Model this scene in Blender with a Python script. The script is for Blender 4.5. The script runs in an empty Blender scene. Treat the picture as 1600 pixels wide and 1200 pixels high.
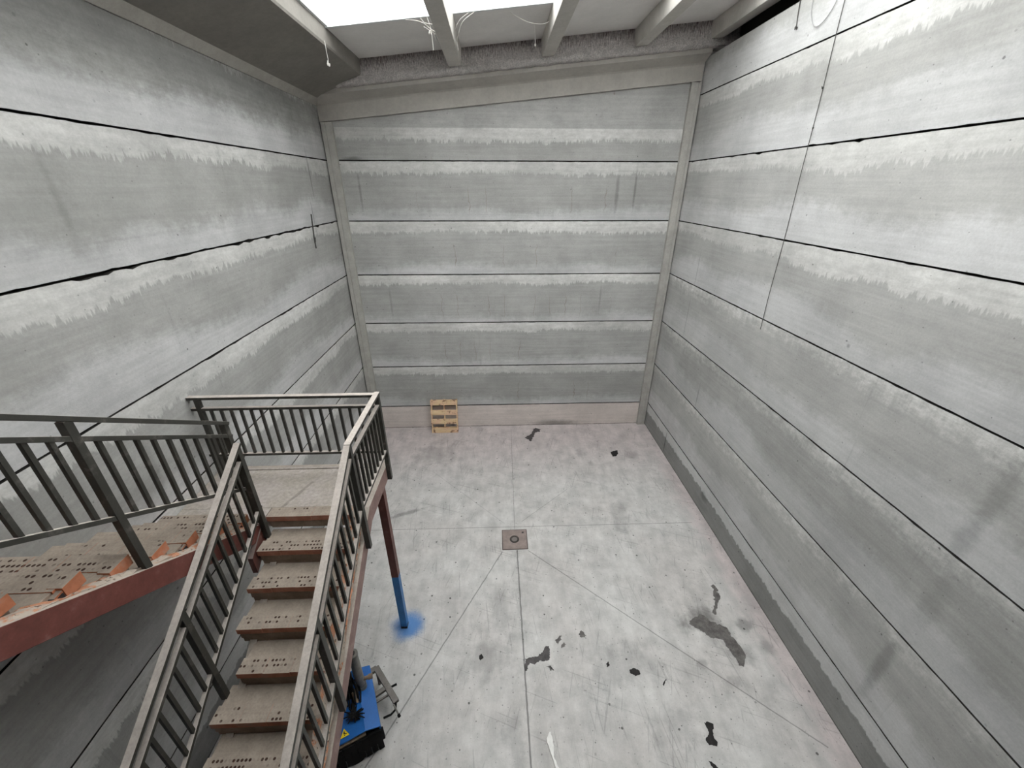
import bpy, math, random
from mathutils import Vector, Matrix, noise as mnoise

C = bpy.context.scene.collection
R = math.radians
rnd = random.Random(7)

# ------------------------------------------------------------------ camera, sky, exposure
cam_d = bpy.data.cameras.new('camera'); cam = bpy.data.objects.new('camera', cam_d); C.objects.link(cam)
cam_d.sensor_fit = 'HORIZONTAL'; cam_d.sensor_width = 36.0; cam_d.lens = 629.1 * 36.0 / 1600.0
cam_d.clip_start = 0.05; cam_d.clip_end = 200
PITCH, YAW, ROLL = R(26.09), R(2.27), R(0.09)
fw = Vector((math.sin(YAW) * math.cos(PITCH), math.cos(YAW) * math.cos(PITCH), -math.sin(PITCH)))
rt = Vector((math.cos(YAW), -math.sin(YAW), 0)); up = rt.cross(fw)
rt2 = rt * math.cos(ROLL) + up * math.sin(ROLL); up2 = up * math.cos(ROLL) - rt * math.sin(ROLL)
mm = Matrix((rt2, up2, -fw)).transposed().to_4x4(); mm.translation = Vector((0, 0, 6.2))
cam.matrix_world = mm
bpy.context.scene.camera = cam

SC = bpy.context.scene
SC.view_settings.view_transform = 'Standard'; SC.view_settings.look = 'None'
SC.view_settings.gamma = 1.0; SC.view_settings.use_curve_mapping = False
SC.view_settings.exposure = 0.59
SC.cycles.use_denoising = True
SC.cycles.max_bounces = 10; SC.cycles.diffuse_bounces = 8; SC.cycles.transparent_max_bounces = 12

world = bpy.data.worlds.new('overcast_sky'); SC.world = world; world.use_nodes = True
wn = world.node_tree; wn.nodes.clear()
wo = wn.nodes.new('ShaderNodeOutputWorld'); wb = wn.nodes.new('ShaderNodeBackground')
wb.inputs['Color'].default_value = (1.0, 0.980, 0.966, 1); wb.inputs['Strength'].default_value = 5.0
wn.links.new(wb.outputs[0], wo.inputs[0])

# room dimensions (metres)
XL, XR, D, YB = -3.559, 4.261, 9.925, -4.5
JOINTS = [0.70, 1.90, 3.10, 4.30, 5.50, 6.70, 7.90]
SLOPE = 0.0965
def zb(x): return 7.7245 + SLOPE * x          # underside of the sloping beam on the far wall
SKY0, SKY1 = 0.9, 7.87                        # skylight from / to (Y)

# ------------------------------------------------------------------ node helper
class G:
    def __init__(s, name, rough=0.85, spec=0.3):
        s.m = bpy.data.materials.new(name); s.m.use_nodes = True
        s.nt = s.m.node_tree; s.nt.nodes.clear()
        s.out = s.nt.nodes.new('ShaderNodeOutputMaterial')
        s.b = s.nt.nodes.new('ShaderNodeBsdfPrincipled')
        s.nt.links.new(s.b.outputs[0], s.out.inputs[0])
        s.b.inputs['Roughness'].default_value = rough
        s.b.inputs['Specular IOR Level'].default_value = spec
        g = s.nt.nodes.new('ShaderNodeNewGeometry'); s.pos = g.outputs['Position']; s.nrm = g.outputs['Normal']
        x = s.nt.nodes.new('ShaderNodeSeparateXYZ'); s.nt.links.new(s.pos, x.inputs[0]); s.x, s.y, s.z = x.outputs
        n = s.nt.nodes.new('ShaderNodeSeparateXYZ'); s.nt.links.new(s.nrm, n.inputs[0]); s.nx, s.ny, s.nz = n.outputs
    def put(s, sock, v):
        if isinstance(v, (int, float)): sock.default_value = v
        elif isinstance(v, tuple): sock.default_value = v if len(v) == len(sock.default_value) else tuple(v) + (1,)
        else: s.nt.links.new(v, sock)
    def f(s, op, *a, clamp=False):
        n = s.nt.nodes.new('ShaderNodeMath'); n.operation = op; n.use_clamp = clamp
        for i, v in enumerate(a): s.put(n.inputs[i], v)
        return n.outputs[0]
    def add(s, *a):
        r = a[0]
        for v in a[1:]: r = s.f('ADD', r, v)
        return r
    def mul(s, *a):
        r = a[0]
        for v in a[1:]: r = s.f('MULTIPLY', r, v)
        return r
    def sub(s, a, b): return s.f('SUBTRACT', a, b)
    def ramp(s, v, lo, hi, a=0.0, b=1.0):
        n = s.nt.nodes.new('ShaderNodeMapRange'); n.interpolation_type = 'SMOOTHSTEP'
        s.put(n.inputs['Value'], v)
        if lo > hi: lo, hi, a, b = hi, lo, b, a
        s.put(n.inputs['From Min'], lo); s.put(n.inputs['From Max'], hi); s.put(n.inputs['To Min'], a); s.put(n.inputs['To Max'], b)
        return n.outputs[0]
    def ramp2(s, v, lo, hi):
        n = s.nt.nodes.new('ShaderNodeMapRange'); n.interpolation_type = 'SMOOTHSTEP'
        s.put(n.inputs['Value'], v); s.put(n.inputs['From Min'], lo); s.put(n.inputs['From Max'], hi)
        return n.outputs[0]
    def xyz(s, a, b, c):
        n = s.nt.nodes.new('ShaderNodeCombineXYZ')
        for i, v in enumerate((a, b, c)): s.put(n.inputs[i], v)
        return n.outputs[0]
    def noise(s, vec, scale=1.0, detail=3.0, rough=0.55):
        n = s.nt.nodes.new('ShaderNodeTexNoise'); s.put(n.inputs['Vector'], vec)
        n.inputs['Scale'].default_value = scale; n.inputs['Detail'].default_value = detail; n.inputs['Roughness'].default_value = rough
        return n.outputs['Fac']
    def voro(s, vec, scale=1.0):
        n = s.nt.nodes.new('ShaderNodeTexVoronoi'); n.voronoi_dimensions = '2D'; s.put(n.inputs['Vector'], vec); n.inputs['Scale'].default_value = scale
        return n.outputs['Distance'], n.outputs['Color']
    def mix(s, fac, a, b, mode='MIX'):
        n = s.nt.nodes.new('ShaderNodeMix'); n.data_type = 'RGBA'; n.blend_type = mode
        s.put(n.inputs[0], fac); s.put(n.inputs[6], a); s.put(n.inputs[7], b)
        return n.outputs[2]
    def grey(s, v):
        return s.xyz(v, v, v)
    def scale(s, col, k):
        n = s.nt.nodes.new('ShaderNodeVectorMath'); n.operation = 'SCALE'; s.put(n.inputs[0], col); s.put(n.inputs['Scale'], k)
        return n.outputs[0]
    def color(s, c): s.put(s.b.inputs['Base Color'], c)
    def bump(s, h, strength=0.2, dist=0.01):
        n = s.nt.nodes.new('ShaderNodeBump'); s.put(n.inputs['Height'], h)
        n.inputs['Strength'].default_value = strength; n.inputs['Distance'].default_value = dist
        s.nt.links.new(n.outputs[0], s.b.inputs['Normal'])
    def ellipse(s, u, v, u0, v0, ru, rv, edge=None, ang=0.0):
        du, dv = s.sub(u, u0), s.sub(v, v0)
        if ang:
            ca, sa = math.cos(ang), math.sin(ang)
            du, dv = s.add(s.mul(du, ca), s.mul(dv, sa)), s.sub(s.mul(dv, ca), s.mul(du, sa))
        d = s.f('SQRT', s.add(s.f('POWER', s.mul(du, 1 / ru), 2.0), s.f('POWER', s.mul(dv, 1 / rv), 2.0)))
        if edge is not None: d = s.add(d, edge)
        return d
    def seg(s, u, v, a, b, w=0.006):
        """mask of a thin straight line from a to b"""
        L = math.hypot(b[0] - a[0], b[1] - a[1]); tx, ty = (b[0] - a[0]) / L, (b[1] - a[1]) / L
        du, dv = s.sub(u, a[0]), s.sub(v, a[1])
        al = s.add(s.mul(du, tx), s.mul(dv, ty)); ac = s.f('ABSOLUTE', s.sub(s.mul(dv, tx), s.mul(du, ty)))
        m = s.ramp(ac, w * 0.5, w * 1.3, 1.0, 0.0)
        return s.mul(m, s.f('GREATER_THAN', al, 0.0), s.f('LESS_THAN', al, L))

# ------------------------------------------------------------------ concrete materials
def wall_material(name, axis, seed, low_tint, low_dark, marks=(), dark=0.325, lite=0.475, hi=0.59, cracks=None, wav=0.5, back=False, bb=0.22, soft_below=None):
    g = G(name, 0.9, 0.2)
    u = (g.x, g.y)[axis]; z = g.z
    p = g.mul(g.sub(z, 0.70), 1 / 1.2); row = g.f('FLOOR', p); v = g.sub(p, row)
    mott = g.noise(g.xyz(g.mul(u, 6.0), g.mul(z, 9.0), seed), 1, 6, 0.75)
    if back: v = g.add(v, g.mul(g.f('GREATER_THAN', z, 6.70), 0.51))
    streak = g.noise(g.xyz(g.mul(u, 11.0), g.mul(z, 0.9), g.add(g.mul(row, 3.7), seed)), 1, 3)
    fine = g.noise(g.xyz(g.mul(u, 38.0), g.mul(z, 1.8), g.add(row, seed)), 1, 2)
    low = g.noise(g.xyz(g.mul(u, 0.5), g.mul(row, 5.13), seed), 1, 2)
    low2 = g.noise(g.xyz(g.add(g.mul(u, 0.42), 40.0), g.mul(row, 7.31), seed + 3.0), 1, 3)
    amt = g.noise(g.xyz(g.add(g.mul(u, 0.35), 90.0), g.mul(row, 4.7), seed + 9.0), 1, 1)
    hz = g.noise(g.xyz(g.mul(u, 0.7), g.mul(z, 17.0), seed), 1, 4, 0.6)
    cloud = g.noise(g.pos, 1.1, 5, 0.6)
    grain = g.noise(g.pos, 42.0, 3, 0.7)
    e_top = g.add(v, -0.80, g.mul(g.sub(low, 0.5), wav), g.mul(g.sub(streak, 0.5), 0.17), g.mul(g.sub(fine, 0.5), 0.17))
    sw = 0.022
    if soft_below is not None:
        fl = g.ramp(z, soft_below + .02, soft_below - .02)
        e_top = g.add(e_top, g.mul(fl, g.add(-0.06, g.mul(g.sub(mott, 0.5), 0.55))))
        sw = g.add(0.022, g.mul(fl, 0.20))
    m_top = g.mul(g.ramp2(e_top, g.mul(sw, -0.4), sw), g.ramp(amt, 0.30, 0.62, 0.55, 1.0), g.ramp(mott, 0.28, 0.72, 0.62, 1.08))
    soft = g.mul(g.ramp(v, 0.80, 1.0, 0.78, 1.0), g.ramp(v, 1.005, 1.02, 1.0, 0.25))
    m_top = g.mul(m_top, soft)
    e_bot = g.sub(g.add(bb, g.mul(g.sub(low2, 0.5), wav * 2.2), g.mul(g.sub(streak, 0.5), 0.12), g.mul(g.sub(mott, 0.5), 0.22)), v)
    m_bot = g.mul(g.ramp(e_bot, -0.05, 0.17), g.ramp(amt, 0.35, 0.7, 1.0, 0.6))
    col = g.mix(m_bot, (dark, dark * 0.995, dark * 0.965), (lite, lite, lite * 1.005))
    col = g.mix(m_top, col, (hi, hi * 0.995, hi * 0.97))
    rowv = g.noise(g.xyz(g.add(g.mul(row, 9.7), 0.37), seed, 0.5), 1, 0)
    k = g.mul(g.ramp(hz, 0.25, 0.75, 0.93, 1.07), g.ramp(cloud, 0.3, 0.7, 0.90, 1.10), g.ramp(mott, 0.25, 0.75, 0.95, 1.05), g.ramp(grain, 0.2, 0.8, 0.93, 1.07),
              g.ramp(rowv, 0.3, 0.7, 0.93, 1.06))
    drip = g.noise(g.xyz(g.mul(u, 6.0), g.mul(z, 0.25), g.add(g.mul(row, 2.2), seed + 5.0)), 1, 4, 0.7)
    k = g.mul(k, g.ramp(drip, 0.66, 0.74, 1.0, 0.87))
    for sc_, rad, gate_, dk in ((2.2, .026, .72, .45), (7.0, .05, .80, .6)):
        d, c = g.voro(g.xyz(u, z, 0.0), sc_)
        n_ = g.nt.nodes.new('ShaderNodeSeparateColor'); g.put(n_.inputs[0], c)
        m_ = g.mul(g.ramp(g.add(d, g.mul(g.sub(grain, 0.5), rad), g.mul(g.sub(mott, 0.5), rad)), rad * 1.1, rad * .7), g.f('GREATER_THAN', n_.outputs[0], gate_), g.ramp(n_.outputs[1], 0.0, 0.8, 0.25, 1.0))
        k = g.mul(k, g.sub(1.0, g.mul(m_, 1 - dk)))
    # the low kerb course
    isl = g.f('LESS_THAN', z, 0.70)
    if low_dark:
        e = g.add(z, -0.44, g.mul(g.sub(streak, 0.5), 0.20), g.mul(g.sub(low, 0.5), 0.2))
        lc = g.mix(g.ramp(e, -0.01, 0.02), low_tint, (lite, lite, lite))
    else:
        lc = low_tint
    col = g.mix(isl, col, lc)
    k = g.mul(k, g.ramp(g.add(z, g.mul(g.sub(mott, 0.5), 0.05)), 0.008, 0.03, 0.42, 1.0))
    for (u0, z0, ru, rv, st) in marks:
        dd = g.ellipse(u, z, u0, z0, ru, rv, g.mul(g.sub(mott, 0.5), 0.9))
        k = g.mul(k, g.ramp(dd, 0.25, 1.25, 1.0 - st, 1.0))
    if cracks is not None:
        wob = g.add(u, g.mul(g.sub(g.noise(g.pos, 5.0, 3), 0.5), 0.16))
        d2 = g.f('ABSOLUTE', g.sub(g.f('FRACT', g.mul(wob, 2.6)), 0.5))
        gate = g.mul(g.ramp(g.noise(g.xyz(g.mul(g.f('FLOOR', g.mul(wob, 2.6)), 3.3), g.mul(row, 6.1), seed), 1, 0), 0.52, 0.6),
                     g.ramp(v, 0.08, 0.2), g.ramp(v, 0.62, 0.5), g.ramp(u, cracks[0], cracks[0] + 0.6), g.ramp(u, cracks[1], cracks[1] - 0.6))
        col = g.mix(g.mul(g.ramp(d2, 0.018, 0.006), gate, 0.55), col, (0.17, 0.12, 0.09))
    g.color(g.scale(col, k))
    g.bump(g.add(g.mul(hz, 0.5), g.mul(grain, 0.5)), 0.25, 0.008)
    return g.m

M = {}
LOWPINK = (0.60, 0.54, 0.51)
M['wall_back'] = wall_material('back_wall_concrete', 0, 2.0, LOWPINK, False, dark=0.335, cracks=(-2.0, 3.2), wav=0.2, back=True,
    marks=((-2.95, 6.1, .03, .45, .3), (2.75, 6.1, .05, .55, .3), (3.15, 6.15, .03, .5, .35), (2.6, 3.7, .03, .4, .2), (-2.6, 3.6, .03, .45, .2),
           (1.64, 0.05, .75, .13, .45), (-3.0, 6.72, .25, .06, .4)))
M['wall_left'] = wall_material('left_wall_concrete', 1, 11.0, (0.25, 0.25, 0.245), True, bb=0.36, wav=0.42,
    marks=((5.8, 7.55, 4.2, .5, .30), (8.9, 6.4, .035, .5, .35), (8.68, 5.7, .02, .4, .4), (3.75, 6.1, .045, .5, .13), (4.2, 2.75, .12, .45, .3), (3.5, 3.6, .05, .35, .2)))  # first mark paints the shade under the gutter slab into the wall colour
M['wall_right'] = wall_material('right_wall_concrete', 1, 23.0, (0.24, 0.24, 0.235), True, dark=0.37, lite=0.49, bb=0.42, wav=0.42, soft_below=4.3,
    marks=((2.5, 3.85, .10, .45, .26), (2.53, 3.3, .10, .3, .24), (2.52, 1.30, .08, .6, .30), (2.46, 2.5, .12, .4, .16), (7.45, 2.2, .02, .35, .35),
           (8.55, 4.6, .02, .5, .3), (8.6, 3.6, .02, .5, .28), (8.45, 0.35, .03, .35, .5), (6.35, 0.4, .15, .12, .35), (4.43, 4.47, .03, .03, .4)))
M['wall_front'] = wall_material('front_wall_concrete', 0, 31.0, (0.25, 0.25, 0.24), True)

def plain(name, rgb, rough=0.85, var=0.12, scale=6.0, bump=0.15, spec=0.3, metal=0.0):
    g = G(name, rough, spec); g.b.inputs['Metallic'].default_value = metal
    n = g.noise(g.pos, scale, 5, 0.65); n2 = g.noise(g.pos, scale * 9, 3, 0.7)
    k = g.mul(g.ramp(n, 0.25, 0.75, 1 - var, 1 + var), g.ramp(n2, 0.25, 0.75, 1 - var * .5, 1 + var * .5))
    g.color(g.scale(rgb, k)); g.bump(n2, bump, 0.004)
    return g.m
M['joint'] = plain('joint_mortar', (0.035, 0.033, 0.03), 1.0)
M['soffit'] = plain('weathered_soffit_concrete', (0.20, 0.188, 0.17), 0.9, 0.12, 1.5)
M['fillet'] = plain('pale_mortar', (0.34, 0.325, 0.30), 0.95, 0.10, 5)
M['beam'] = plain('beam_concrete', (0.40, 0.38, 0.35), 0.9, 0.10, 2.2)
M['joist'] = plain('joist_concrete', (0.48, 0.46, 0.43), 0.9, 0.10, 3)
M['roofpanel'] = plain('roof_panel_lining', (0.72, 0.70, 0.685), 0.7, 0.05, 2)
M['column'] = plain('column_concrete', (0.37, 0.36, 0.335), 0.9, 0.12, 4)

def rough_infill():
    g = G('sprayed_rough_mortar', 1.0, 0.1)
    s = g.noise(g.xyz(g.mul(g.x, 48.0), 0.0, g.mul(g.z, 9.0)), 1, 4, 0.75)
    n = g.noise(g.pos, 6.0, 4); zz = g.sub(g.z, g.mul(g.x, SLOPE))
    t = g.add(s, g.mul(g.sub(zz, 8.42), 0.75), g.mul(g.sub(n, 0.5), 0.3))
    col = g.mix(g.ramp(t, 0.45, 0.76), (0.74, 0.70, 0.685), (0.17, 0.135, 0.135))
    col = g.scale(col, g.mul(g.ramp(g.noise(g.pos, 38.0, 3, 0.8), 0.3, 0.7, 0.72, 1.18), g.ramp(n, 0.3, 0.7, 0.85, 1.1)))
    g.color(col); g.bump(g.add(s, n), 1.0, 0.05)
    return g.m
M['infill'] = rough_infill()

def floor_material():
    g = G('worn_floor_concrete', 0.62, 0.35)
    x, y = g.x, g.y
    c1 = g.noise(g.pos, 0.75, 5, 0.6); c2 = g.noise(g.pos, 3.2, 6, 0.68); c3 = g.noise(g.xyz(g.mul(x, 3.0), g.mul(y, 0.8), 0), 1.6, 5, 0.65)
    gr = g.noise(g.pos, 60.0, 3, 0.7)
    col = g.mix(g.ramp(c1, 0.35, 0.65), (0.478, 0.460, 0.446), (0.515, 0.507, 0.495))
    pink = g.mul(g.f('MAXIMUM', g.ramp(g.add(y, g.mul(g.sub(c1, 0.5), 2.5)), 7.0, 9.3), g.ramp(g.add(x, g.mul(g.sub(c2, 0.5), 0.8)), 3.75, 4.2)), 0.75)
    col = g.mix(pink, col, (0.455, 0.395, 0.39))
    k = g.mul(g.ramp(c2, 0.25, 0.75, 0.80, 1.13), g.ramp(c3, 0.25, 0.75, 0.87, 1.09), g.ramp(gr, 0.2, 0.8, 0.95, 1.05))
    # tyre scuffs and grime drawn out along the hall
    sc = g.noise(g.xyz(g.mul(x, 7.0), g.mul(y, 0.6), 3.0), 1, 4, 0.7)
    k = g.mul(k, g.ramp(sc, 0.64, 0.76, 1.0, 0.86))
    sc2 = g.noise(g.xyz(g.mul(x, 26.0), g.mul(y, 1.7), 8.0), 1, 3, 0.7)
    k = g.mul(k, g.ramp(g.mul(sc2, g.ramp(c1, 0.4, 0.65)), 0.60, 0.70, 1.0, 0.68))
    # specks and flecks of dirt
    for sc_, rad, gate_, dk in ((2.6, .040, .62, .25), (6.0, .055, .70, .35), (13.0, .075, .72, .5)):
        d, c = g.voro(g.pos, sc_)
        n = g.nt.nodes.new('ShaderNodeSeparateColor'); g.put(n.inputs[0], c)
        m = g.mul(g.ramp(g.add(d, g.mul(g.sub(gr, 0.5), rad * 1.2), g.mul(g.sub(c2, 0.5), rad * .8)), rad * 1.1, rad * .8), g.f('GREATER_THAN', n.outputs[0], gate_), g.ramp(n.outputs[1], 0.0, 0.8, 0.3, 1.0))
        k = g.mul(k, g.sub(1.0, g.mul(m, 1 - dk)))
    # thin scratches left by dragged loads
    for uu, ph in ((g.add(x, g.mul(y, .12)), 0.0), (g.sub(x, g.mul(y, .35)), 7.0), (g.add(y, g.mul(x, .4)), 13.0)):
        sn = g.noise(g.xyz(g.mul(uu, 30.0), g.mul(g.add(x, y), .8), ph), 1, 2, 0.6)
        k = g.mul(k, g.ramp(g.mul(sn, g.ramp(g.noise(g.pos, 1.7, 2), .42, .6, .85, 1.0)), 0.60, 0.66, 1.0, 0.80))
    # soft grimy patches
    ed = g.add(g.mul(g.sub(c2, 0.5), 1.6), g.mul(g.sub(c3, 0.5), 1.2))
    for (u0, v0, ru, rv, a, st) in ((3.15, 3.98, .33, .2, 0.2, .5), (3.45, 3.55, .22, .4, 0.6, .28), (3.85, 3.9, .16, .11, .4, .38), (4.0, 3.55, .12, .16, 0, .3),
                                    (2.93, 3.36, .13, .09, 0.3, .33), (3.2, 3.08, .15, .1, 0.3, .18), (1.63, 3.35, .5, .3, 0.5, .16), (0.1, 4.3, .3, .5, 0, .14),
                                    (-1.9, 6.55, .4, .06, .35, .4), (2.1, 8.5, .14, .2, .2, .2), (3.45, 8.4, .2, .2, 0, .2), (2.5, 6.3, .2, .5, 0, .18),
                                    (-0.25, 3.55, .35, .3, 0.4, .18), (0.15, 2.55, .15, .35, 0.2, .2), (2.2, 2.6, .35, .25, .3, .12), (-1.6, 8.6, .6, .5, .3, .18)):
        k = g.mul(k, g.ramp(g.ellipse(x, y, u0, v0, ru, rv, ed, a), 0.35, 1.25, 1 - st, 1.0))
    # saw-cut joints fanning out from the drain
    wob = g.add(x, g.mul(g.sub(g.noise(g.pos, 6.0, 2), 0.5), 0.02))
    for a, b, w, st in (((-2.9, 6.08), (3.95, 6.04), .008, .42), ((0.36, 9.8), (0.295, 6.0), .008, .32), ((0.318, 5.47), (0.333, -2.0), .012, .62),
                    ((0.039, 5.449), (-3.2, -0.5), .010, .5), ((0.526, 5.461), (4.0, 2.33), .009, .45), ((0.448, 6.197), (1.55, 7.15), .008, .28), ((0.1, 6.15), (-1.6, 7.9), .008, .2)):
        k = g.mul(k, g.sub(1.0, g.mul(g.seg(wob, y, a, b, w), st)))
    col = g.scale(col, k)
    # overspray of blue paint round the foot of the steel post
    e = g.ellipse(x, y, -1.47, 4.08, .29, .25, g.add(g.mul(g.sub(c2, 0.5), 0.9), g.mul(g.sub(gr, 0.5), 0.5)))
    col = g.mix(g.ramp(e, 0.35, 1.25, 0.92, 0.0), col, (0.055, 0.19, 0.46))
    # drain surround: pale wear
    g.color(col); g.put(g.b.inputs['Roughness'], g.ramp(c2, 0.3, 0.7, 0.5, 0.72))
    g.bump(g.add(g.mul(c2, 0.3), g.mul(gr, 0.3)), 0.12, 0.006)
    return g.m
M['floor'] = floor_material()

DUST = (0.285, 0.240, 0.200)
def dusty(name, rgb, dust=DUST, rough=0.55, amt=1.0, lo=0.45, hi=0.85, spec=0.4, metal=0.0, streak=0.25):
    """painted or fired surface with dust lying on what faces up"""
    g = G(name, rough, spec); g.b.inputs['Metallic'].default_value = metal
    n = g.noise(g.pos, 7.0, 5, 0.65); n2 = g.noise(g.pos, 45.0, 3, 0.7)
    base = g.scale(rgb, g.mul(g.ramp(n, 0.25, 0.75, 0.8, 1.2), g.ramp(n2, 0.25, 0.75, 0.93, 1.07)))
    dc = g.scale(dust, g.mul(g.ramp(n, 0.25, 0.75, 0.84, 1.12), g.ramp(n2, 0.25, 0.75, 0.9, 1.1)))
    f = g.mul(g.ramp(g.add(g.nz, g.mul(g.sub(n, 0.5), 0.35)), lo, hi), amt)
    f = g.f('MAXIMUM', f, g.mul(g.ramp(n, 0.56, 0.72), streak))
    g.color(g.mix(f, base, dc)); g.put(g.b.inputs['Roughness'], g.ramp(f, 0.0, 1.0, rough, 0.95))
    g.bump(n2, 0.12, 0.003)
    return g.m
M['rail'] = dusty('grey_painted_railing_steel', (0.037, 0.036, 0.031), (0.44, 0.395, 0.36), 0.5, 0.95, lo=0.3, hi=0.75, streak=0.12)
M['stringer'] = dusty('red_oxide_stringer_steel', (0.135, 0.042, 0.034), (0.36, 0.32, 0.28), 0.6, 0.95, streak=0.13)
M['stringer_dusty'] = dusty('dusty_brown_stringer_steel', (0.235, 0.150, 0.135), (0.38, 0.34, 0.30), 0.65, 0.95, streak=0.35)
M['oxide'] = dusty('dark_oxide_post_steel', (0.105, 0.036, 0.03), (0.3, 0.26, 0.24), 0.5, 0.6, streak=0.1)
M['bluepost'] = plain('blue_post_paint', (0.028, 0.155, 0.40), 0.45, 0.12, 8)
M['dark'] = plain('dark_base_metal', (0.03, 0.025, 0.025), 0.7)

def brick_material(name, orange, thr=0.70):
    """fired clay with dust on top; perforations in rows along the tread"""
    g = G(name, 0.9, 0.2)
    n = g.noise(g.pos, 7.0, 5, 0.65); n2 = g.noise(g.pos, 50.0, 3, 0.7)
    clay = g.scale(orange, g.ramp(n, 0.25, 0.75, 0.75, 1.2))
    clay = g.mix(g.mul(g.ramp(n, 0.50, 0.72), 0.55), clay, DUST)
    dust = g.scale(DUST, g.mul(g.ramp(n, 0.25, 0.75, 0.82, 1.14), g.ramp(n2, 0.25, 0.75, 0.9, 1.1)))
    f = g.ramp(g.nz, 0.3, 0.6)
    col = g.mix(f, clay, dust)
    tc = g.nt.nodes.new('ShaderNodeTexCoord'); o = g.nt.nodes.new('ShaderNodeSeparateXYZ'); g.nt.links.new(tc.outputs['Object'], o.inputs[0])
    ox, oy = o.outputs[0], o.outputs[1]
    hx = g.sub(g.f('FRACT', g.mul(ox, 1 / 0.034)), 0.5); hy = g.sub(g.f('FRACT', g.mul(oy, 1 / 0.046)), 0.5)
    d = g.f('SQRT', g.add(g.f('POWER', g.mul(hx, 0.034), 2.0), g.f('POWER', g.mul(hy, 0.046), 2.0)))
    cell = g.xyz(g.f('FLOOR', g.mul(ox, 1 / 0.034)), g.f('FLOOR', g.mul(oy, 1 / 0.046)), g.f('FLOOR', g.mul(g.z, 8.0)))
    gate = g.noise(cell, 0.37, 2, 0.8)
    wn_ = g.nt.nodes.new('ShaderNodeTexWhiteNoise'); g.put(wn_.inputs['Vector'], cell)
    rowg = g.noise(g.xyz(g.mul(g.f('FLOOR', g.mul(oy, 1 / 0.046)), 3.7), g.mul(g.f('FLOOR', g.mul(g.z, 8.0)), 5.3), 0.5), 1, 0)
    hole = g.mul(g.ramp(d, 0.0135, 0.0095), g.ramp(g.add(g.mul(gate, 0.7), g.mul(g.sub(g.noise(g.pos, 3.0, 2), .5), .9), g.mul(rowg, 0.60), g.mul(g.sub(wn_.outputs['Value'], .5), .30)), thr, thr + .1), f)
    faint = g.mul(g.ramp(d, 0.012, 0.008), f, 0.16)
    col = g.mix(faint, col, (0.16, 0.12, 0.1))
    col = g.mix(hole, col, (0.045, 0.024, 0.018))
    g.color(col); g.bump(g.sub(g.mul(n2, 0.3), g.mul(hole, 1.0)), 0.4, 0.01)
    return g.m
M['brick'] = brick_material('dusty_perforated_brick', (0.44, 0.195, 0.135))
M['brick_edge'] = brick_material('dusty_landing_edge_brick', (0.44, 0.195, 0.135), 0.88)
M['brick_bright'] = brick_material('orange_broken_brick', (0.43, 0.165, 0.09))
M['mortar'] = dusty('dusty_stair_mortar', (0.255, 0.20, 0.16), DUST, 0.95, 1.0, 0.2, 0.7, 0.1, streak=0.5)
def rubble_material():
    g = G('mortar_with_brick_chips', 1.0, 0.1)
    n = g.noise(g.xyz(g.mul(g.x, 9.0), g.mul(g.y, 5.0), g.mul(g.z, 5.0)), 1, 4, 0.7); n2 = g.noise(g.pos, 30.0, 3)
    col = g.mix(g.ramp(n, 0.50, 0.57), (0.35, 0.30, 0.255), (0.40, 0.19, 0.115))
    col = g.mix(g.mul(g.ramp(n2, 0.60, 0.68), 0.8), col, (0.06, 0.04, 0.03))
    g.color(col); g.bump(n2, 0.5, 0.01); return g.m
M['rubble'] = rubble_material()
def landing_material():
    g = G('dusty_landing_screed', 0.95, 0.15)
    n = g.noise(g.pos, 3.0, 5, 0.65); n2 = g.noise(g.pos, 22.0, 4, 0.75)
    col = g.mix(g.ramp(n, 0.35, 0.65), (0.335, 0.300, 0.265), (0.375, 0.335, 0.315))
    k = g.mul(g.ramp(n2, 0.25, 0.75, 0.8, 1.15), 1.0)
    k = g.mul(k, g.sub(1.0, g.mul(g.seg(g.add(g.x, g.mul(g.sub(n2, .5), .05)), g.y, (-2.5, 3.45), (-2.28, 4.0), .02), .3)))
    g.color(g.scale(col, k)); g.bump(n2, 0.35, 0.012); return g.m
M['landing'] = landing_material()

def wood_material():
    g = G('pallet_pine', 0.75, 0.25)
    tc = g.nt.nodes.new('ShaderNodeTexCoord'); o = g.nt.nodes.new('ShaderNodeSeparateXYZ'); g.nt.links.new(tc.outputs['Object'], o.inputs[0])
    gr = g.noise(g.xyz(g.mul(o.outputs[0], 3.0), g.mul(o.outputs[1], 60.0), g.mul(o.outputs[2], 45.0)), 1, 4, 0.6)
    pa = g.noise(tc.outputs['Object'], 4.5, 3); st = g.noise(tc.outputs['Object'], 9.0, 2, 0.5)
    col = g.mix(g.ramp(gr, 0.3, 0.7), (0.60, 0.42, 0.24), (0.72, 0.55, 0.35))
    col = g.mix(g.ramp(pa, 0.4, 0.6, 0, .7), col, (0.66, 0.42, 0.31))
    col = g.mix(g.ramp(st, 0.57, 0.66, 0, .8), col, (0.16, 0.085, 0.05))
    g.color(col); g.bump(gr, 0.2, 0.004); return g.m
M['pine'] = wood_material()
M['nail'] = plain('nail_head_steel', (0.06, 0.045, 0.04), 0.6, metal=0.5)
M['drain'] = plain('drain_cover_plate', (0.245, 0.198, 0.182), 0.6, 0.18, 9)
M['drain_edge'] = plain('drain_frame_edge', (0.055, 0.035, 0.032), 0.8)
M['drain_ring'] = plain('drain_ring_rubber', (0.055, 0.048, 0.045), 0.7)
M['drain_disc'] = plain('drain_disc_metal', (0.19, 0.17, 0.16), 0.55)
M['stain'] = plain('dried_oil_film', (0.06, 0.054, 0.055), 0.5, 0.4, 12)
M['stain_soft'] = plain('faded_oil_film', (0.112, 0.104, 0.10), 0.6, 0.45, 9)
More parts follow.
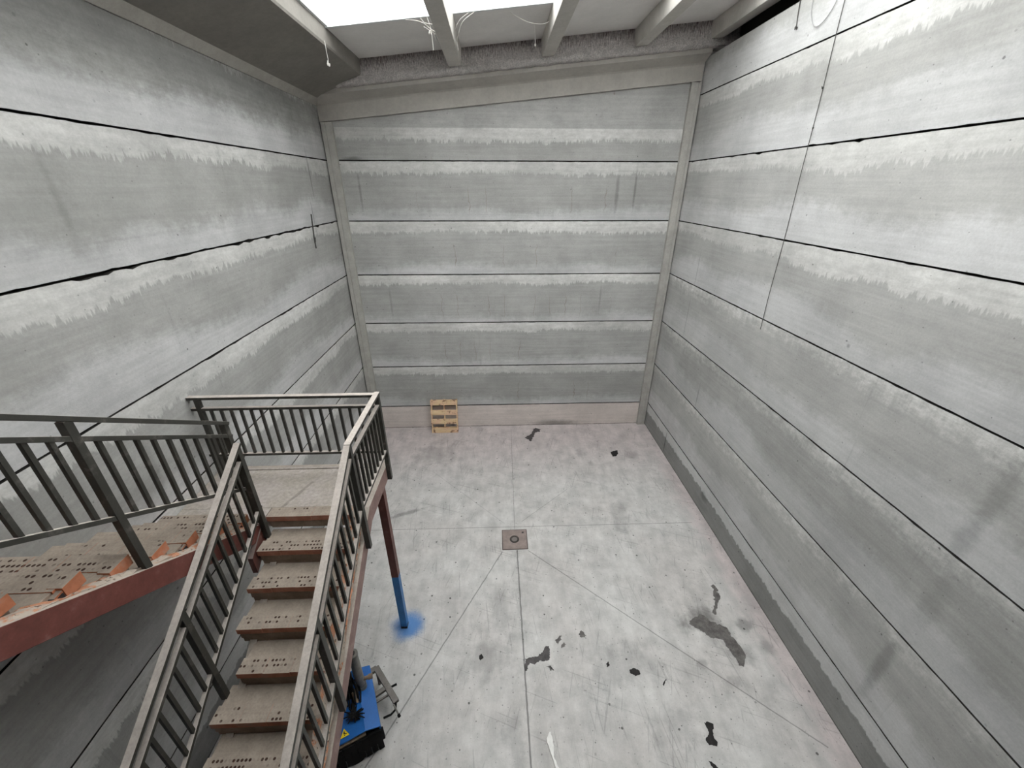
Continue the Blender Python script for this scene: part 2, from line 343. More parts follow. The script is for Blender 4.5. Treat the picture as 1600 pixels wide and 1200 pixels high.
M['blue'] = plain('blue_enamel', (0.010, 0.108, 0.37), 0.4, 0.1, 5, 0.05, 0.45)
M['rubber'] = plain('black_rubber', (0.008, 0.008, 0.0085), 0.9, 0.3, 10, 0.1, 0.12)
M['machsteel'] = dusty('worn_machine_steel', (0.115, 0.105, 0.095), (0.26, 0.24, 0.22), 0.45, 0.6, metal=0.3)
M['machgrey'] = plain('grey_cylinder_paint', (0.165, 0.16, 0.145), 0.45, 0.2, 12)
M['brass'] = plain('dull_brass', (0.19, 0.14, 0.10), 0.5, 0.2, 14)
M['bristle'] = plain('tan_bristles', (0.20, 0.15, 0.11), 0.9, 0.3, 40)
M['yellow'] = plain('yellow_sticker_vinyl', (0.75, 0.56, 0.015), 0.5, 0.05)
M['black'] = plain('black_print', (0.012, 0.012, 0.012), 0.5, 0.05)
M['white'] = plain('white_plastic_film', (0.72, 0.71, 0.69), 0.6, 0.08, 14)
M['scrap'] = plain('black_rubber_scrap', (0.018, 0.016, 0.016), 0.8, 0.3, 20)
M['cord'] = plain('dark_cord', (0.06, 0.058, 0.055), 0.8)
M['palecord'] = plain('pale_wire', (0.33, 0.33, 0.33), 0.6)
M['web'] = plain('dusty_cobweb', (0.62, 0.60, 0.57), 1.0)
M['alu'] = plain('white_glazing_bar', (0.62, 0.64, 0.65), 0.5, 0.04)
def glass():
    m = bpy.data.materials.new('skylight_glazing'); m.use_nodes = True; nt = m.node_tree; nt.nodes.clear()
    o = nt.nodes.new('ShaderNodeOutputMaterial'); t = nt.nodes.new('ShaderNodeBsdfTransparent'); t.inputs[0].default_value = (0.95, 0.97, 0.97, 1)
    gl = nt.nodes.new('ShaderNodeBsdfGlossy'); gl.inputs['Roughness'].default_value = 0.15
    mx = nt.nodes.new('ShaderNodeMixShader'); mx.inputs[0].default_value = 0.06
    nt.links.new(t.outputs[0], mx.inputs[1]); nt.links.new(gl.outputs[0], mx.inputs[2]); nt.links.new(mx.outputs[0], o.inputs[0])
    return m
M['glass'] = glass()

# ------------------------------------------------------------------ mesh helper
class MB:
    def __init__(s): s.v, s.f, s.mi = [], [], []
    def quadbox(s, c8, mi=0):
        b = len(s.v); s.v += [tuple(p) for p in c8]
        for q in ((0, 3, 2, 1), (4, 5, 6, 7), (0, 1, 5, 4), (1, 2, 6, 5), (2, 3, 7, 6), (3, 0, 4, 7)):
            s.f.append(tuple(b + i for i in q)); s.mi.append(mi)
        return s
    def box(s, x0, x1, y0, y1, z0, z1, mi=0):
        return s.quadbox([(x0, y0, z0), (x1, y0, z0), (x1, y1, z0), (x0, y1, z0), (x0, y0, z1), (x1, y0, z1), (x1, y1, z1), (x0, y1, z1)], mi)
    def bar(s, p0, p1, w, h, upv=(0, 0, 1), mi=0):
        p0, p1 = Vector(p0), Vector(p1); t = (p1 - p0).normalized(); upv = Vector(upv)
        if abs(t.dot(upv)) > 0.99: upv = Vector((0, 1, 0))
        sd = t.cross(upv).normalized(); u = sd.cross(t).normalized()
        a, b = sd * w / 2, u * h / 2
        return s.quadbox([p0 - a - b, p0 + a - b, p1 + a - b, p1 - a - b, p0 - a + b, p0 + a + b, p1 + a + b, p1 - a + b], mi)
    def prism(s, poly, a, b, mi=0):
        """poly: list of 3-D points (one end), a->b translation vector to the other end"""
        n = len(poly); off = Vector(b) - Vector(a); base = len(s.v)
        s.v += [tuple(Vector(p)) for p in poly] + [tuple(Vector(p) + off) for p in poly]
        s.f.append(tuple(base + i for i in range(n))[::-1]); s.mi.append(mi)
        s.f.append(tuple(base + n + i for i in range(n))); s.mi.append(mi)
        for i in range(n):
            j = (i + 1) % n
            s.f.append((base + i, base + j, base + n + j, base + n + i)); s.mi.append(mi)
        return s
    def tube(s, pts, r, n=8, mi=0, r1=None, cap=True):
        pts = [Vector(p) for p in pts]; base = len(s.v); m = len(pts); ref = None
        for i, p in enumerate(pts):
            t = (pts[min(i + 1, m - 1)] - pts[max(i - 1, 0)]).normalized()
            if ref is None or abs(t.dot(ref)) > 0.95: ref = Vector((0, 0, 1)) if abs(t.z) < 0.9 else Vector((1, 0, 0))
            a = t.cross(ref).normalized(); b = t.cross(a).normalized(); ref = a.cross(t).normalized()
            rr = r if r1 is None else r + (r1 - r) * i / max(m - 1, 1)
            for k in range(n):
                an = 2 * math.pi * k / n; s.v.append(tuple(p + a * math.cos(an) * rr + b * math.sin(an) * rr))
        for i in range(m - 1):
            for k in range(n):
                q = (k + 1) % n
                s.f.append((base + i * n + k, base + i * n + q, base + (i + 1) * n + q, base + (i + 1) * n + k)); s.mi.append(mi)
        if cap:
            s.f.append(tuple(base + k for k in range(n))[::-1]); s.mi.append(mi)
            s.f.append(tuple(base + (m - 1) * n + k for k in range(n))); s.mi.append(mi)
        return s
    def build(s, name, mats, parent=None, bevel=0.0, smooth=False):
        import bmesh
        if not isinstance(mats, (list, tuple)): mats = [mats]
        me = bpy.data.meshes.new(name); me.from_pydata(s.v, [], s.f); me.update()
        for m in mats: me.materials.append(m)
        for p, i in zip(me.polygons, s.mi): p.material_index = i
        bm = bmesh.new(); bm.from_mesh(me); bmesh.ops.recalc_face_normals(bm, faces=bm.faces); bm.to_mesh(me); bm.free()
        if smooth:
            for p in me.polygons: p.use_smooth = True
        o = bpy.data.objects.new(name, me); C.objects.link(o)
        if parent is not None: attach(o, parent)
        if bevel:
            b = o.modifiers.new('edge_rounding', 'BEVEL'); b.width = bevel; b.segments = 2; b.limit_method = 'ANGLE'
        return o
def world_of(o):
    v = Vector(o.location)
    while o.parent is not None: o = o.parent; v += Vector(o.location)
    return v
def attach(o, parent):
    """keep the mesh where it was drawn: shift by the parent's place (no rotations used on parents)"""
    o.parent = parent; o.location = Vector(o.location) - world_of(parent)
def tag(o, label=None, cat=None, group=None, kind=None):
    if label: o['label'] = label
    if cat: o['category'] = cat
    if group: o['group'] = group
    if kind: o['kind'] = kind
    return o
def empty(name, loc, label, cat, group=None):
    o = bpy.data.objects.new(name, None); C.objects.link(o); o.location = loc; o.empty_display_size = 0.1
    return tag(o, label, cat, group)
def struct(o, label=None): return tag(o, label, None, None, 'structure')
def place(o, loc):
    """copy of an already built part at another spot"""
    c = o.copy(); C.objects.link(c); c.parent = o.parent; c.location = loc; return c

# ------------------------------------------------------------------ the room
def jitter(seed, u, amp, chip):
    n = mnoise.noise(Vector((u * 6.0, seed * 3.7, 0.0))) + 0.6 * mnoise.noise(Vector((u * 19.0, seed, 5.0)))
    c = max(0.0, mnoise.noise(Vector((u * 5.0, seed * 1.9, 9.0))) - 0.15)
    return amp * n + chip * c
def panel_wall(name, u0, u1, z_top, place_fn, mat, seed, chip=0.03, gap=0.012, joints=JOINTS, ragged={}):
    """precast panels stacked with open ragged joints in front of dark mortar; place_fn(u, depth_behind_face, z)"""
    mb = MB(); zs = [-0.02] + [z for z in joints if z < z_top - 0.05] + [z_top]
    n = int((u1 - u0) / 0.07)
    us = [u0 + (u1 - u0) * i / n for i in range(n + 1)]
    for k in range(len(zs) - 1):
        lo, hi = zs[k], zs[k + 1]; base = len(mb.v)
        for u in us:
            zl = lo + (gap / 2 + jitter(seed + k, u, .002, .4 * ragged.get(lo, chip)) if k else 0)
            zh = hi - (gap / 2 + max(-.003, jitter(seed + k + .5, u, .004, ragged.get(hi, chip))) if k < len(zs) - 2 else 0)
            for dd, zz in ((0.07, zl), (0.0, zl), (0.0, zh), (0.07, zh)): mb.v.append(place_fn(u, dd, zz))
        for i in range(n):
            for r in range(3):
                a = base + i * 4 + r; mb.f.append((a, a + 4, a + 5, a + 1)); mb.mi.append(0 if r == 1 else 1)
    b = [place_fn(u, d, z) for z in (-0.02, z_top) for u, d in ((u0, .065), (u1, .065), (u1, .20), (u0, .20))]
    mb.quadbox(b, 1)
    return struct(mb.build(name, [mat, M['joint']]))
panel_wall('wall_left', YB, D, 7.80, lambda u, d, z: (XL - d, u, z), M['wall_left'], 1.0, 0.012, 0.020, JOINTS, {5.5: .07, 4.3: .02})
panel_wall('wall_right', YB, D, 8.51, lambda u, d, z: (XR + d, u, z), M['wall_right'], 4.0, 0.012, 0.020, JOINTS, {6.7: .055, 5.5: .03})
panel_wall('wall_back', XL - .2, XR + .6, 8.62, lambda u, d, z: (u, D + d, z), M['wall_back'], 8.0, 0.010, 0.024, JOINTS[:6])
panel_wall('wall_front', XL - .2, XR + .6, 8.62, lambda u, d, z: (u, YB - d, z), M['wall_front'], 12.0, 0.01, 0.010)
OUT = (MB().box(XR + .45, XR + .6, YB, D, 8.2, zb(XR + .6) + .85).box(XR + .205, XR + .45, YB, D, 8.2, 8.3))
struct(MB().box(XL - .2, XR + .2, YB - .2, D + .2, -.2, 0.0).build('floor', M['floor']))
UPZ = 4.59
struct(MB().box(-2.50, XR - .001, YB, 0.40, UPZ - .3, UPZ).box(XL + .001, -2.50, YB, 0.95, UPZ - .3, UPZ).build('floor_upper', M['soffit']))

def roof_strip(mb, x0, x1, y0, y1, lo, hi, mi=0):
    a = [(x0, y0, zb(x0) + lo), (x1, y0, zb(x1) + lo), (x1, y1, zb(x1) + lo), (x0, y1, zb(x0) + lo)]
    b = [(x, y, z + hi - lo) for x, y, z in a]
    return mb.quadbox(a + b, mi)
roof_strip(OUT, XL - .2, XR + .6, D + .202, D + .3, -1.2, .975); struct(OUT.build('wall_outer', M['joint']))
XS = -2.49                                     # where the gutter slab ends and the skylight bay begins
ceil = MB()
roof_strip(ceil, XS, XR + .6, SKY1, 8.985, .86, .98); roof_strip(ceil, XS, XR + .6, 8.99, D + .2, .865, .98)
roof_strip(ceil, XS, XR + .6, YB - .2, SKY0, .86, .98)
struct(roof_strip(ceil, XR - .14, XR + .6, SKY0 + .001, SKY1 - .001, .86, .98).build('ceiling', M['roofpanel']))
slab = [(XL - .2, YB - .2, 7.78), (XL, YB - .2, 7.745), (XL + .12, YB - .2, 7.758), (XS - .012, YB - .2, 8.095), (XS, YB - .2, 8.125), (XS, YB - .2, zb(XS) + .98), (XL - .2, YB - .2, 8.5)]
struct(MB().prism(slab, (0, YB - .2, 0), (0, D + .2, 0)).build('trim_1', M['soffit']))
fil = [(XL, YB, 7.655), (XL + .02, YB, 7.655), (XL + .125, YB, 7.762), (XL + .125, YB, 7.80), (XL, YB, 7.80)]
struct(MB().prism(fil, (0, YB, 0), (0, D - .08, 0)).build('trim_2', M['fillet']))

# skylight: panes between the joists with thin glazing bars
JX = [-0.715, 1.05, 2.80, 4.235]; JW = 0.235
sky = MB()
roof_strip(sky, XS, XR, SKY1 - .045, SKY1 + .0, .845, .93); roof_strip(sky, XS, XR, SKY0, SKY0 + .045, .845, .93)
roof_strip(sky, XS, XS + .04, SKY0, SKY1, .855, .93)
win = struct(sky.build('window_1', M['alu']))
pane = MB(); roof_strip(pane, XS, XR - .14, SKY0, SKY1, .90, .912)
pane.build('pane', M['glass'], win)

# beam over the far wall, rough mortar over it, corner columns, roof joists
prof = [(D - .001, .0), (9.865, .0), (9.865, .275), (9.84, .30), (9.60, .395), (9.585, .50), (D - .001, .50)]
x0, x1 = XL + .012, XR - .035
mb = MB(); n = len(prof)
mb.v = [(x0, y, zb(x0) + z) for y, z in prof] + [(x1, y, zb(x1) + z) for y, z in prof]
mb.f = [tuple(range(n)), tuple(range(n, 2 * n))] + [(i, (i + 1) % n, n + (i + 1) % n, n + i) for i in range(n)]; mb.mi = [0] * (n + 2)
tag(mb.build('roof_beam', M['beam']), 'pale concrete beam sloping along the top of the far panelled wall', 'beam', kind='thing')
inf = MB(); N = 170; rows = [(.46, 9.578), (.52, 9.60), (.60, 9.64), (.72, 9.655), (.88, 9.66)]
base = 0
for i in range(N + 1):
    x = XS - .50 + (XR + .90 - XS) * i / N
    for k, (dz, yy) in enumerate(rows):
        j = mnoise.noise(Vector((x * 9, k * 2.0, 1.5)))
        inf.v.append((x, yy + (.018 * j if 0 < k < 4 else 0) - (.03 * max(0, mnoise.noise(Vector((x * 1.7, 4, 2)))) if k < 2 else 0), zb(x) + dz + ((.028 if k == 1 else .015) * j if k < 3 else 0)))
for i in range(N):
    for k in range(len(rows) - 1):
        a = i * len(rows) + k; inf.f.append((a, a + len(rows), a + len(rows) + 1, a + 1)); inf.mi.append(0)
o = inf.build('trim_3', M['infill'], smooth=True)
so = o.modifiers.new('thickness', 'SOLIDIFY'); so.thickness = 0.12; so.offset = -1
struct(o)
def corner_column(x0, x1, groove, label):
    mb = MB(); yf = 9.845; ztop = min(zb(x0), zb(x1)) - .004
    g0, g1 = groove
    mb.box(x0, g0, yf, D - .001, 0, ztop).box(g0, g1, yf + .012, D - .001, 0, ztop).box(g1, x1, yf, D - .001, 0, ztop)
    o = mb.build('concrete_column', M['column']); return tag(o, label, 'column', kind='thing')
corner_column(XL + .035, XL + .26, (XL + .12, XL + .135), 'slim concrete column where the far wall meets the wall behind the stairs')
corner_column(XR - .235, XR - .028, (XR - .10, XR - .088), 'slim concrete column in the corner where the far wall meets the stairless side wall')
JL = ['pale concrete roof joist under the skylight, nearest the gutter slab, cobwebs either side',
      'pale concrete roof joist at the middle of the roof, second from the gutter slab',
      'pale concrete roof joist beyond the skylight, third from the gutter slab',
      'pale concrete roof joist running just above the top of the stairless side wall']
for x, lab in zip(JX, JL):
    w = JW / 2; mb = MB()
    pr = [(-w, .585), (w, .585), (w + .02, .858), (-w - .02, .858)]
    mb.prism([(x + a, YB - .1, zb(x + a) + b) for a, b in pr], (0, YB - .1, 0), (0, 9.665, 0))
    tag(mb.build('roof_joist', M['joist'], bevel=.008), lab, 'roof joist', 'concrete roof joists', 'thing')

# ------------------------------------------------------------------ the staircase
H, RUN = 0.19, 0.296
Z0, Y0 = 2.95, 3.419                          # landing edge
STX = (-2.56, -1.56)                          # lower flight from / to
stair = empty('staircase', (-2.4, 2.2, 0), 'unfinished brick staircase on red steel stringers with grey railings turning at a landing', 'staircase')
# landing
ld = MB().box(XL + .002, -1.505, Y0 + .147, 4.25, Z0 - .17, Z0).box(XL + .002, -1.505, 4.25, 4.285, Z0 - .17, Z0 + .012)
ld.box(XL + .002, STX[0] - .01, Y0 - .02, Y0 + .147, Z0 - .17, Z0)
ld.build('landing_slab', M['landing'], stair, bevel=.006)
mb = MB().box(XL + .002, -1.44, 4.285, 4.33, Z0 - .17, Z0 + .008).box(XL + .002, STX[0], Y0 - .08, Y0 - .02, Z0 - .17, Z0 - .02)
tag(mb.build('landing_beam', M['stringer'], stair))
# stringers
def lowline(y): return Z0 + (Y0 - y) * -H / RUN
def kinked(x0, x1, pts, depth):
    """pts: (y, z) along the top edge; a plate profile of the given vertical depth"""
    mb = MB(); n = len(pts)
    for x in (x0, x1):
        mb.v += [(x, y, z) for y, z in pts] + [(x, y, z - depth) for y, z in pts]
    for i in range(n - 1):
        mb.f += [(i, i + 1, n + i + 1, n + i), (2 * n + i, 2 * n + i + 1, 3 * n + i + 1, 3 * n + i), (i, i + 1, 2 * n + i + 1, 2 * n + i), (n + i, n + i + 1, 3 * n + i + 1, 3 * n + i)]
    mb.f += [(0, n, 3 * n, 2 * n), (n - 1, 2 * n - 1, 4 * n - 1, 3 * n - 1)]
    mb.mi = [0] * len(mb.f); return mb
yb = Y0 - (Z0 - 0.0) / H * RUN + .42
tag(kinked(-1.505, -1.44, [(4.33, Z0 + .045), (3.47, Z0 + .06), (yb, lowline(yb) + .09)], .205).build('stringer', M['stringer_dusty'], stair, bevel=.004), 'dusty brown steel stringer')
tag(kinked(-2.47, -2.40, [(3.42, Z0 - .19), (yb + .3, lowline(yb + .3) - .19)], .16).build('stringer', M['stringer'], stair), 'dark red stringer under the steps')
tag(kinked(-2.625, -2.572, [(3.335, 2.90), (3.06, 2.725)], .21).build('stringer', M['oxide'], stair), 'dark red stringer end under the landing')
def upz(y): return 3.67 + .642 * (2.172 - y)
tag(kinked(-2.66, -2.585, [(3.36, upz(3.36)), (0.95, upz(0.95))], .215).build('stringer', M['stringer'], stair, bevel=.004), 'red oxide steel stringer')
# steel post under the landing, its foot painted blue
px0, px1, py0, py1 = -1.565, -1.468, 4.03, 4.125
mb = MB(); b = 0
levels = [0.0, 0.05, 1.16, Z0 - .16]; mats = [2, 1, 0]
for z in levels: mb.v += [(px0, py0, z), (px1, py0, z), (px1, py1, z), (px0, py1, z)]
for k in range(3):
    for i in range(4):
        j = (i + 1) % 4; mb.f.append((k * 4 + i, k * 4 + j, k * 4 + 4 + j, k * 4 + 4 + i)); mb.mi.append(mats[k])
mb.f += [(0, 3, 2, 1), (12, 13, 14, 15)]; mb.mi += [2, 0]
tag(mb.build('support_post', [M['oxide'], M['bluepost'], M['dark']], stair), 'dark red steel post with its lower part painted blue')
# lower flight
ends = [-2.56, -2.56, -2.555, -2.55, -2.44, -2.555, -2.53, -2.55, -2.56, -2.55, -2.55, -2.55, -2.55, -2.55, -2.55]
def brick_row(xa, xb, ya, yb_, z, h, mat, parent, ragged, seed):
    """a row of bricks along X with slightly uneven joints"""
    mb = MB(); x = xa; k = 0
    while x < xb - .02:
        xe = min(x + .242, xb); dy = .006 * mnoise.noise(Vector((seed * 3.1, k * 1.7, 2))); dz = .004 * mnoise.noise(Vector((seed, k * 2.3, 7)))
        mb.box(x + .0004, xe - .0004, dy, yb_ - ya + dy, z - h, z + dz); x = xe; k += 1
    o = mb.build('brick_course', mat, parent, bevel=.0015); o.location.y += ya
    return o
for i in range(0, 15):
    zi, yi = Z0 - H * i, Y0 - RUN * i
    xl = ends[i]
    back = yi + (.146 if i == 0 else RUN + .02)
    mb = MB().box(xl + .02, STX[1], yi + .016, back, zi - .205 if i else zi - .17, zi - (.008 if i else .004))
    mb.box(xl + .012, STX[1] - .002, yi + .009, yi + .13, zi - .145, zi - .074)
    s = mb.build('step', M['mortar'], stair, bevel=.005)
    brick_row(xl, STX[1] + .005, yi, yi + .145, zi, .066, M['brick'] if i else M['brick_edge'], s, 0, i + 1.0)
# mortar and broken brick ends bedded between the steps and the outer stringer
def rubble_strip(name, xa, xb, ya, yb_, zfun, parent, seed, amp=.03):
    mb = MB(); n = int(abs(yb_ - ya) / .035); m = 3
    for i in range(n + 1):
        y = ya + (yb_ - ya) * i / n
        for k in range(m + 1):
            x = xa + (xb - xa) * k / m
            zz = zfun(y) + amp * mnoise.noise(Vector((x * 14, y * 7, seed))) + amp * .6 * mnoise.noise(Vector((x * 30, y * 22, seed))) - (.012 if k == m else 0)
            mb.v.append((x, y, zz))
    for i in range(n):
        for k in range(m):
            a = i * (m + 1) + k; mb.f.append((a, a + 1, a + m + 2, a + m + 1)); mb.mi.append(0)
    o = mb.build(name, M['rubble'], parent); so = o.modifiers.new('thickness', 'SOLIDIFY'); so.thickness = .08; so.offset = 0
    return o
rubble_strip('mortar_bed', -1.60, -1.478, 3.42, yb + .2, lambda y: lowline(y) + .085, stair, 3.0, .028)
rubble_strip('mortar_bed', -2.70, -2.625, 3.30, 1.0, lambda y: upz(y) - .03, stair, 8.0, .028)
# upper flight
for j in range(-3, 5):
    zi, yi = 3.64 + H * j, 2.465 - RUN * j
    xr = -2.705 + rnd.uniform(-.02, .02)
    mb = MB().box(XL + .002, xr - .01, yi - RUN - .02, yi - .014, zi - .205, zi - .008)
    s = mb.build('step', M['mortar'], stair, bevel=.005)
    brick_row(XL + .003 - (.1 if j % 2 else 0) + .1, xr, yi - .15, yi, zi, .085, M['brick_bright'], s, 1, j + 20.0)
    # the last brick of the row is broken off: its orange end and hollow chambers show
    w = rnd.uniform(.13, .17); e = xr + rnd.uniform(.025, .045); t = rnd.uniform(-.012, .012)
    bb = MB().quadbox([(xr - .05, yi - w, zi - .088), (e, yi - w, zi - .088), (e + t, yi - .006, zi - .088), (xr - .05, yi - .003, zi - .088),
                       (xr - .05, yi - w, zi + .004), (e, yi - w, zi + .003), (e + t, yi - .006, zi + .003), (xr - .05, yi - .003, zi + .004)])
    bb.quadbox([(xr - .08, yi - w - .10, zi - .088), (e - .03, yi - w - .08, zi - .088), (e - .004, yi - w + .01, zi - .088), (xr - .05, yi - w + .01, zi - .088),
                (xr - .08, yi - w - .10, zi - .050), (e - .03, yi - w - .08, zi - .045), (e - .004, yi - w + .01, zi - .012), (xr - .05, yi - w + .01, zi - .012)])
    br = tag(bb.build('broken_brick', M['brick_bright'], s, bevel=.002), 'orange broken brick end')
    hb = MB()
    for q in range(2):
        y0 = yi - w - .005 - .042 * q; xe = e - .004 - .014 * q
        hb.quadbox([(xe - .03, y0 - .028, zi - .080), (xe + .002 - .008, y0 - .028, zi - .080), (xe + .003, y0, zi - .080), (xe - .03, y0, zi - .080),
                    (xe - .03, y0 - .028, zi - .040), (xe + .002 - .008, y0 - .028, zi - .042), (xe + .003, y0, zi - .030), (xe - .03, y0, zi - .030)])
    hb.build('chamber', M['dark'], s)

# railings
def railing(name, segs, posts, bal_segs, label, bal_h):
    """segs: (p0, p1) centre lines of the handrail top; mid rail and low rail follow below"""
    mb = MB(); dz_mid, dz_low = .145, .79
    for p0, p1 in segs:
        p0, p1 = Vector(p0), Vector(p1)
        mb.bar(p0 - Vector((0, 0, .018)), p1 - Vector((0, 0, .018)), .062, .034)
        mb.bar(p0 - Vector((0, 0, dz_mid + .018)), p1 - Vector((0, 0, dz_mid + .018)), .046, .034)
        mb.bar(p0 - Vector((0, 0, dz_low + .018)), p1 - Vector((0, 0, dz_low + .018)), .040, .034)
    rail = tag(mb.build(name, M['rail'], stair, bevel=.003), label)
    proto = None
    for (p0, p1, n, first) in bal_segs:
        p0, p1 = Vector(p0), Vector(p1)
        for i in range(n):
            p = p0 + (p1 - p0) * ((i + first) / (n - 1 + 2 * first))
            c = Vector((p.x, p.y, p.z - (dz_mid + dz_low) / 2 - .018))
            hh = (dz_low - dz_mid) / 2
            if proto is None:
                proto = MB().box(-.0135, .0135, -.0135, .0135, -hh, hh).build('baluster', M['rail'])
                proto.parent = rail; proto.location = c - world_of(rail)
            else: place(proto, c - world_of(rail))
    for (x, y, z0, z1) in posts:
        MB().box(x - .027, x + .027, y - .027, y + .027, z0, z1).build('post', M['rail'], rail, bevel=.003)
    return rail
TANS = .642
HR, XR_, YR = 4.05, -1.412, 4.215
ye = .55
def hl(y): return HR - TANS * (3.18 - y)
railing('railing', [((XR_, 4.245, HR), (XR_, 3.165, HR)), ((XR_, 3.18, HR), (XR_, ye, hl(ye)))],
        [(XR_, 4.215, 2.80, HR - .03), (XR_, 3.185, 2.71, HR - .03), (XR_, 2.0, 2.04, hl(2.0) - .03), (XR_, .82, 1.28, hl(.82) - .03)],
        [((XR_, 4.21, HR), (XR_, 3.185, HR), 8, 1), ((XR_, 3.185, HR), (XR_, 2.0, hl(2.0)), 9, 1), ((XR_, 2.0, hl(2.0)), (XR_, .82, hl(.82)), 9, 1)],
        'grey railing down the open side of the stairs', .6)
XB0 = XL + .004
railing('railing', [((XB0, YR, HR - .012), (XR_ - .03, YR, HR - .012))],
        [(XL + .10, YR, Z0, HR - .04)],
        [((XL + .10, YR, HR - .012), (XR_, YR, HR - .012), 17, 1)], 'grey railing along the far edge of the landing', .6)
XLL = -2.545
def hl2(y): return 3.955 - TANS * (3.36 - y)
railing('railing', [((XLL, 3.375, hl2(3.375)), (XLL, ye, hl2(ye)))],
        [(XLL, 3.335, Z0 - H - .008, hl2(3.335) - .02), (XLL, 2.165, 1.975, hl2(2.165) - .03), (XLL, 1.0, 1.20, hl2(1.0) - .03)],
        [((XLL, 3.335, hl2(3.335)), (XLL, 2.165, hl2(2.165)), 9, 1), ((XLL, 2.165, hl2(2.165)), (XLL, 1.0, hl2(1.0)), 9, 1)], 'grey railing on the inner side of the lower flight', .6)
XU = -2.622
def hu(y): return 4.172 + TANS * (3.415 - y)
railing('railing', [((XU, 3.425, hu(3.425)), (XU, ye + .3, hu(ye + .3)))],
        [(XU, 3.385, upz(3.36) - .1, hu(3.385) - .02), (XU, 2.185, upz(2.185) - .01, hu(2.185) - .03), (XU, 1.0, upz(1.0) - .01, hu(1.0) - .03)],
        [((XU, 3.385, hu(3.385)), (XU, 2.185, hu(2.185)), 9, 1), ((XU, 2.185, hu(2.185)), (XU, 1.0, hu(1.0)), 9, 1)], 'grey railing beside the upper flight', .6)

# ------------------------------------------------------------------ pallet leaning on the far wall
PW, PH = .73, .96
pal = empty('pallet', (-1.492, 9.60, 0), 'light wooden pallet leaning upright against the far wall', 'pallet')
pal.rotation_euler = (-R(11.0), 0, 0)
def pal_part(name, mb, mat, bevel=.003):
    o = mb.build(name, mat, None, bevel=bevel); o.parent = pal; return o
zs = [0.005, .27, .53, .815]; hs = [.135, .145, .145, .14]
for z, h in zip(zs, hs):
    d = rnd.uniform(-.006, .006)
    o = pal_part('deck_board', MB().box(-PW / 2 + d, PW / 2 + d, 0, .021, z, z + h), M['pine'])
    nb = MB()
    for x in (-PW / 2 + .06, .0, PW / 2 - .06):
        for zz in (z + .035, z + h - .035): nb.tube([(x, .001, zz), (x, -.003, zz)], .007, 6)
    q = nb.build('nail', M['nail']); q.parent = o; q['kind'] = 'stuff'
for x in (-PW / 2 + .02, 0, PW / 2 - .02):
    pal_part('stringer', MB().box(x - .015, x + .015, .021, .11, .0, PH), M['pine'])
for z in (.02, .82):
    pal_part('bottom_board', MB().box(-PW / 2, PW / 2, .11, .13, z, z + .12), M['pine'])

# ------------------------------------------------------------------ drain cover
dr = empty('drain_cover', (.286, 5.735, 0), 'square brown drain cover with a dark ring set in the floor', 'drain cover')
cx, cy, hw = .286, 5.735, .247
MB().box(cx - hw, cx + hw, cy - hw, cy + hw, -.01, .004).build('frame', M['drain_edge'], dr)
MB().box(cx - hw + .012, cx + hw - .012, cy - hw + .012, cy + hw - .012, .0, .008).build('plate', M['drain'], dr, bevel=.002)
mb = MB(); NS = 28
rr = [(.055, .009), (.06, .016), (.085, .016), (.092, .009)]
for k in range(NS):
    a = 2 * math.pi * k / NS
    for r_, z in rr: mb.v.append((cx - .005 + r_ * math.cos(a), cy + r_ * math.sin(a), z))
for k in range(NS):
    for q in range(4):
        a, b = k * 4 + q, k * 4 + (q + 1) % 4; c, d = ((k + 1) % NS) * 4 + (q + 1) % 4, ((k + 1) % NS) * 4 + q
        mb.f.append((a, b, c, d)); mb.mi.append(0)
mb.build('ring', M['drain_ring'], dr, smooth=True)
MB().tube([(cx - .005, cy, .006), (cx - .005, cy, .0105)], .055, 24).build('disc', M['drain_disc'], dr)
MB().box(cx + .145, cx + .185, cy + .145, cy + .185, .004, .0095).build('lifting_slot', M['drain_ring'], dr)

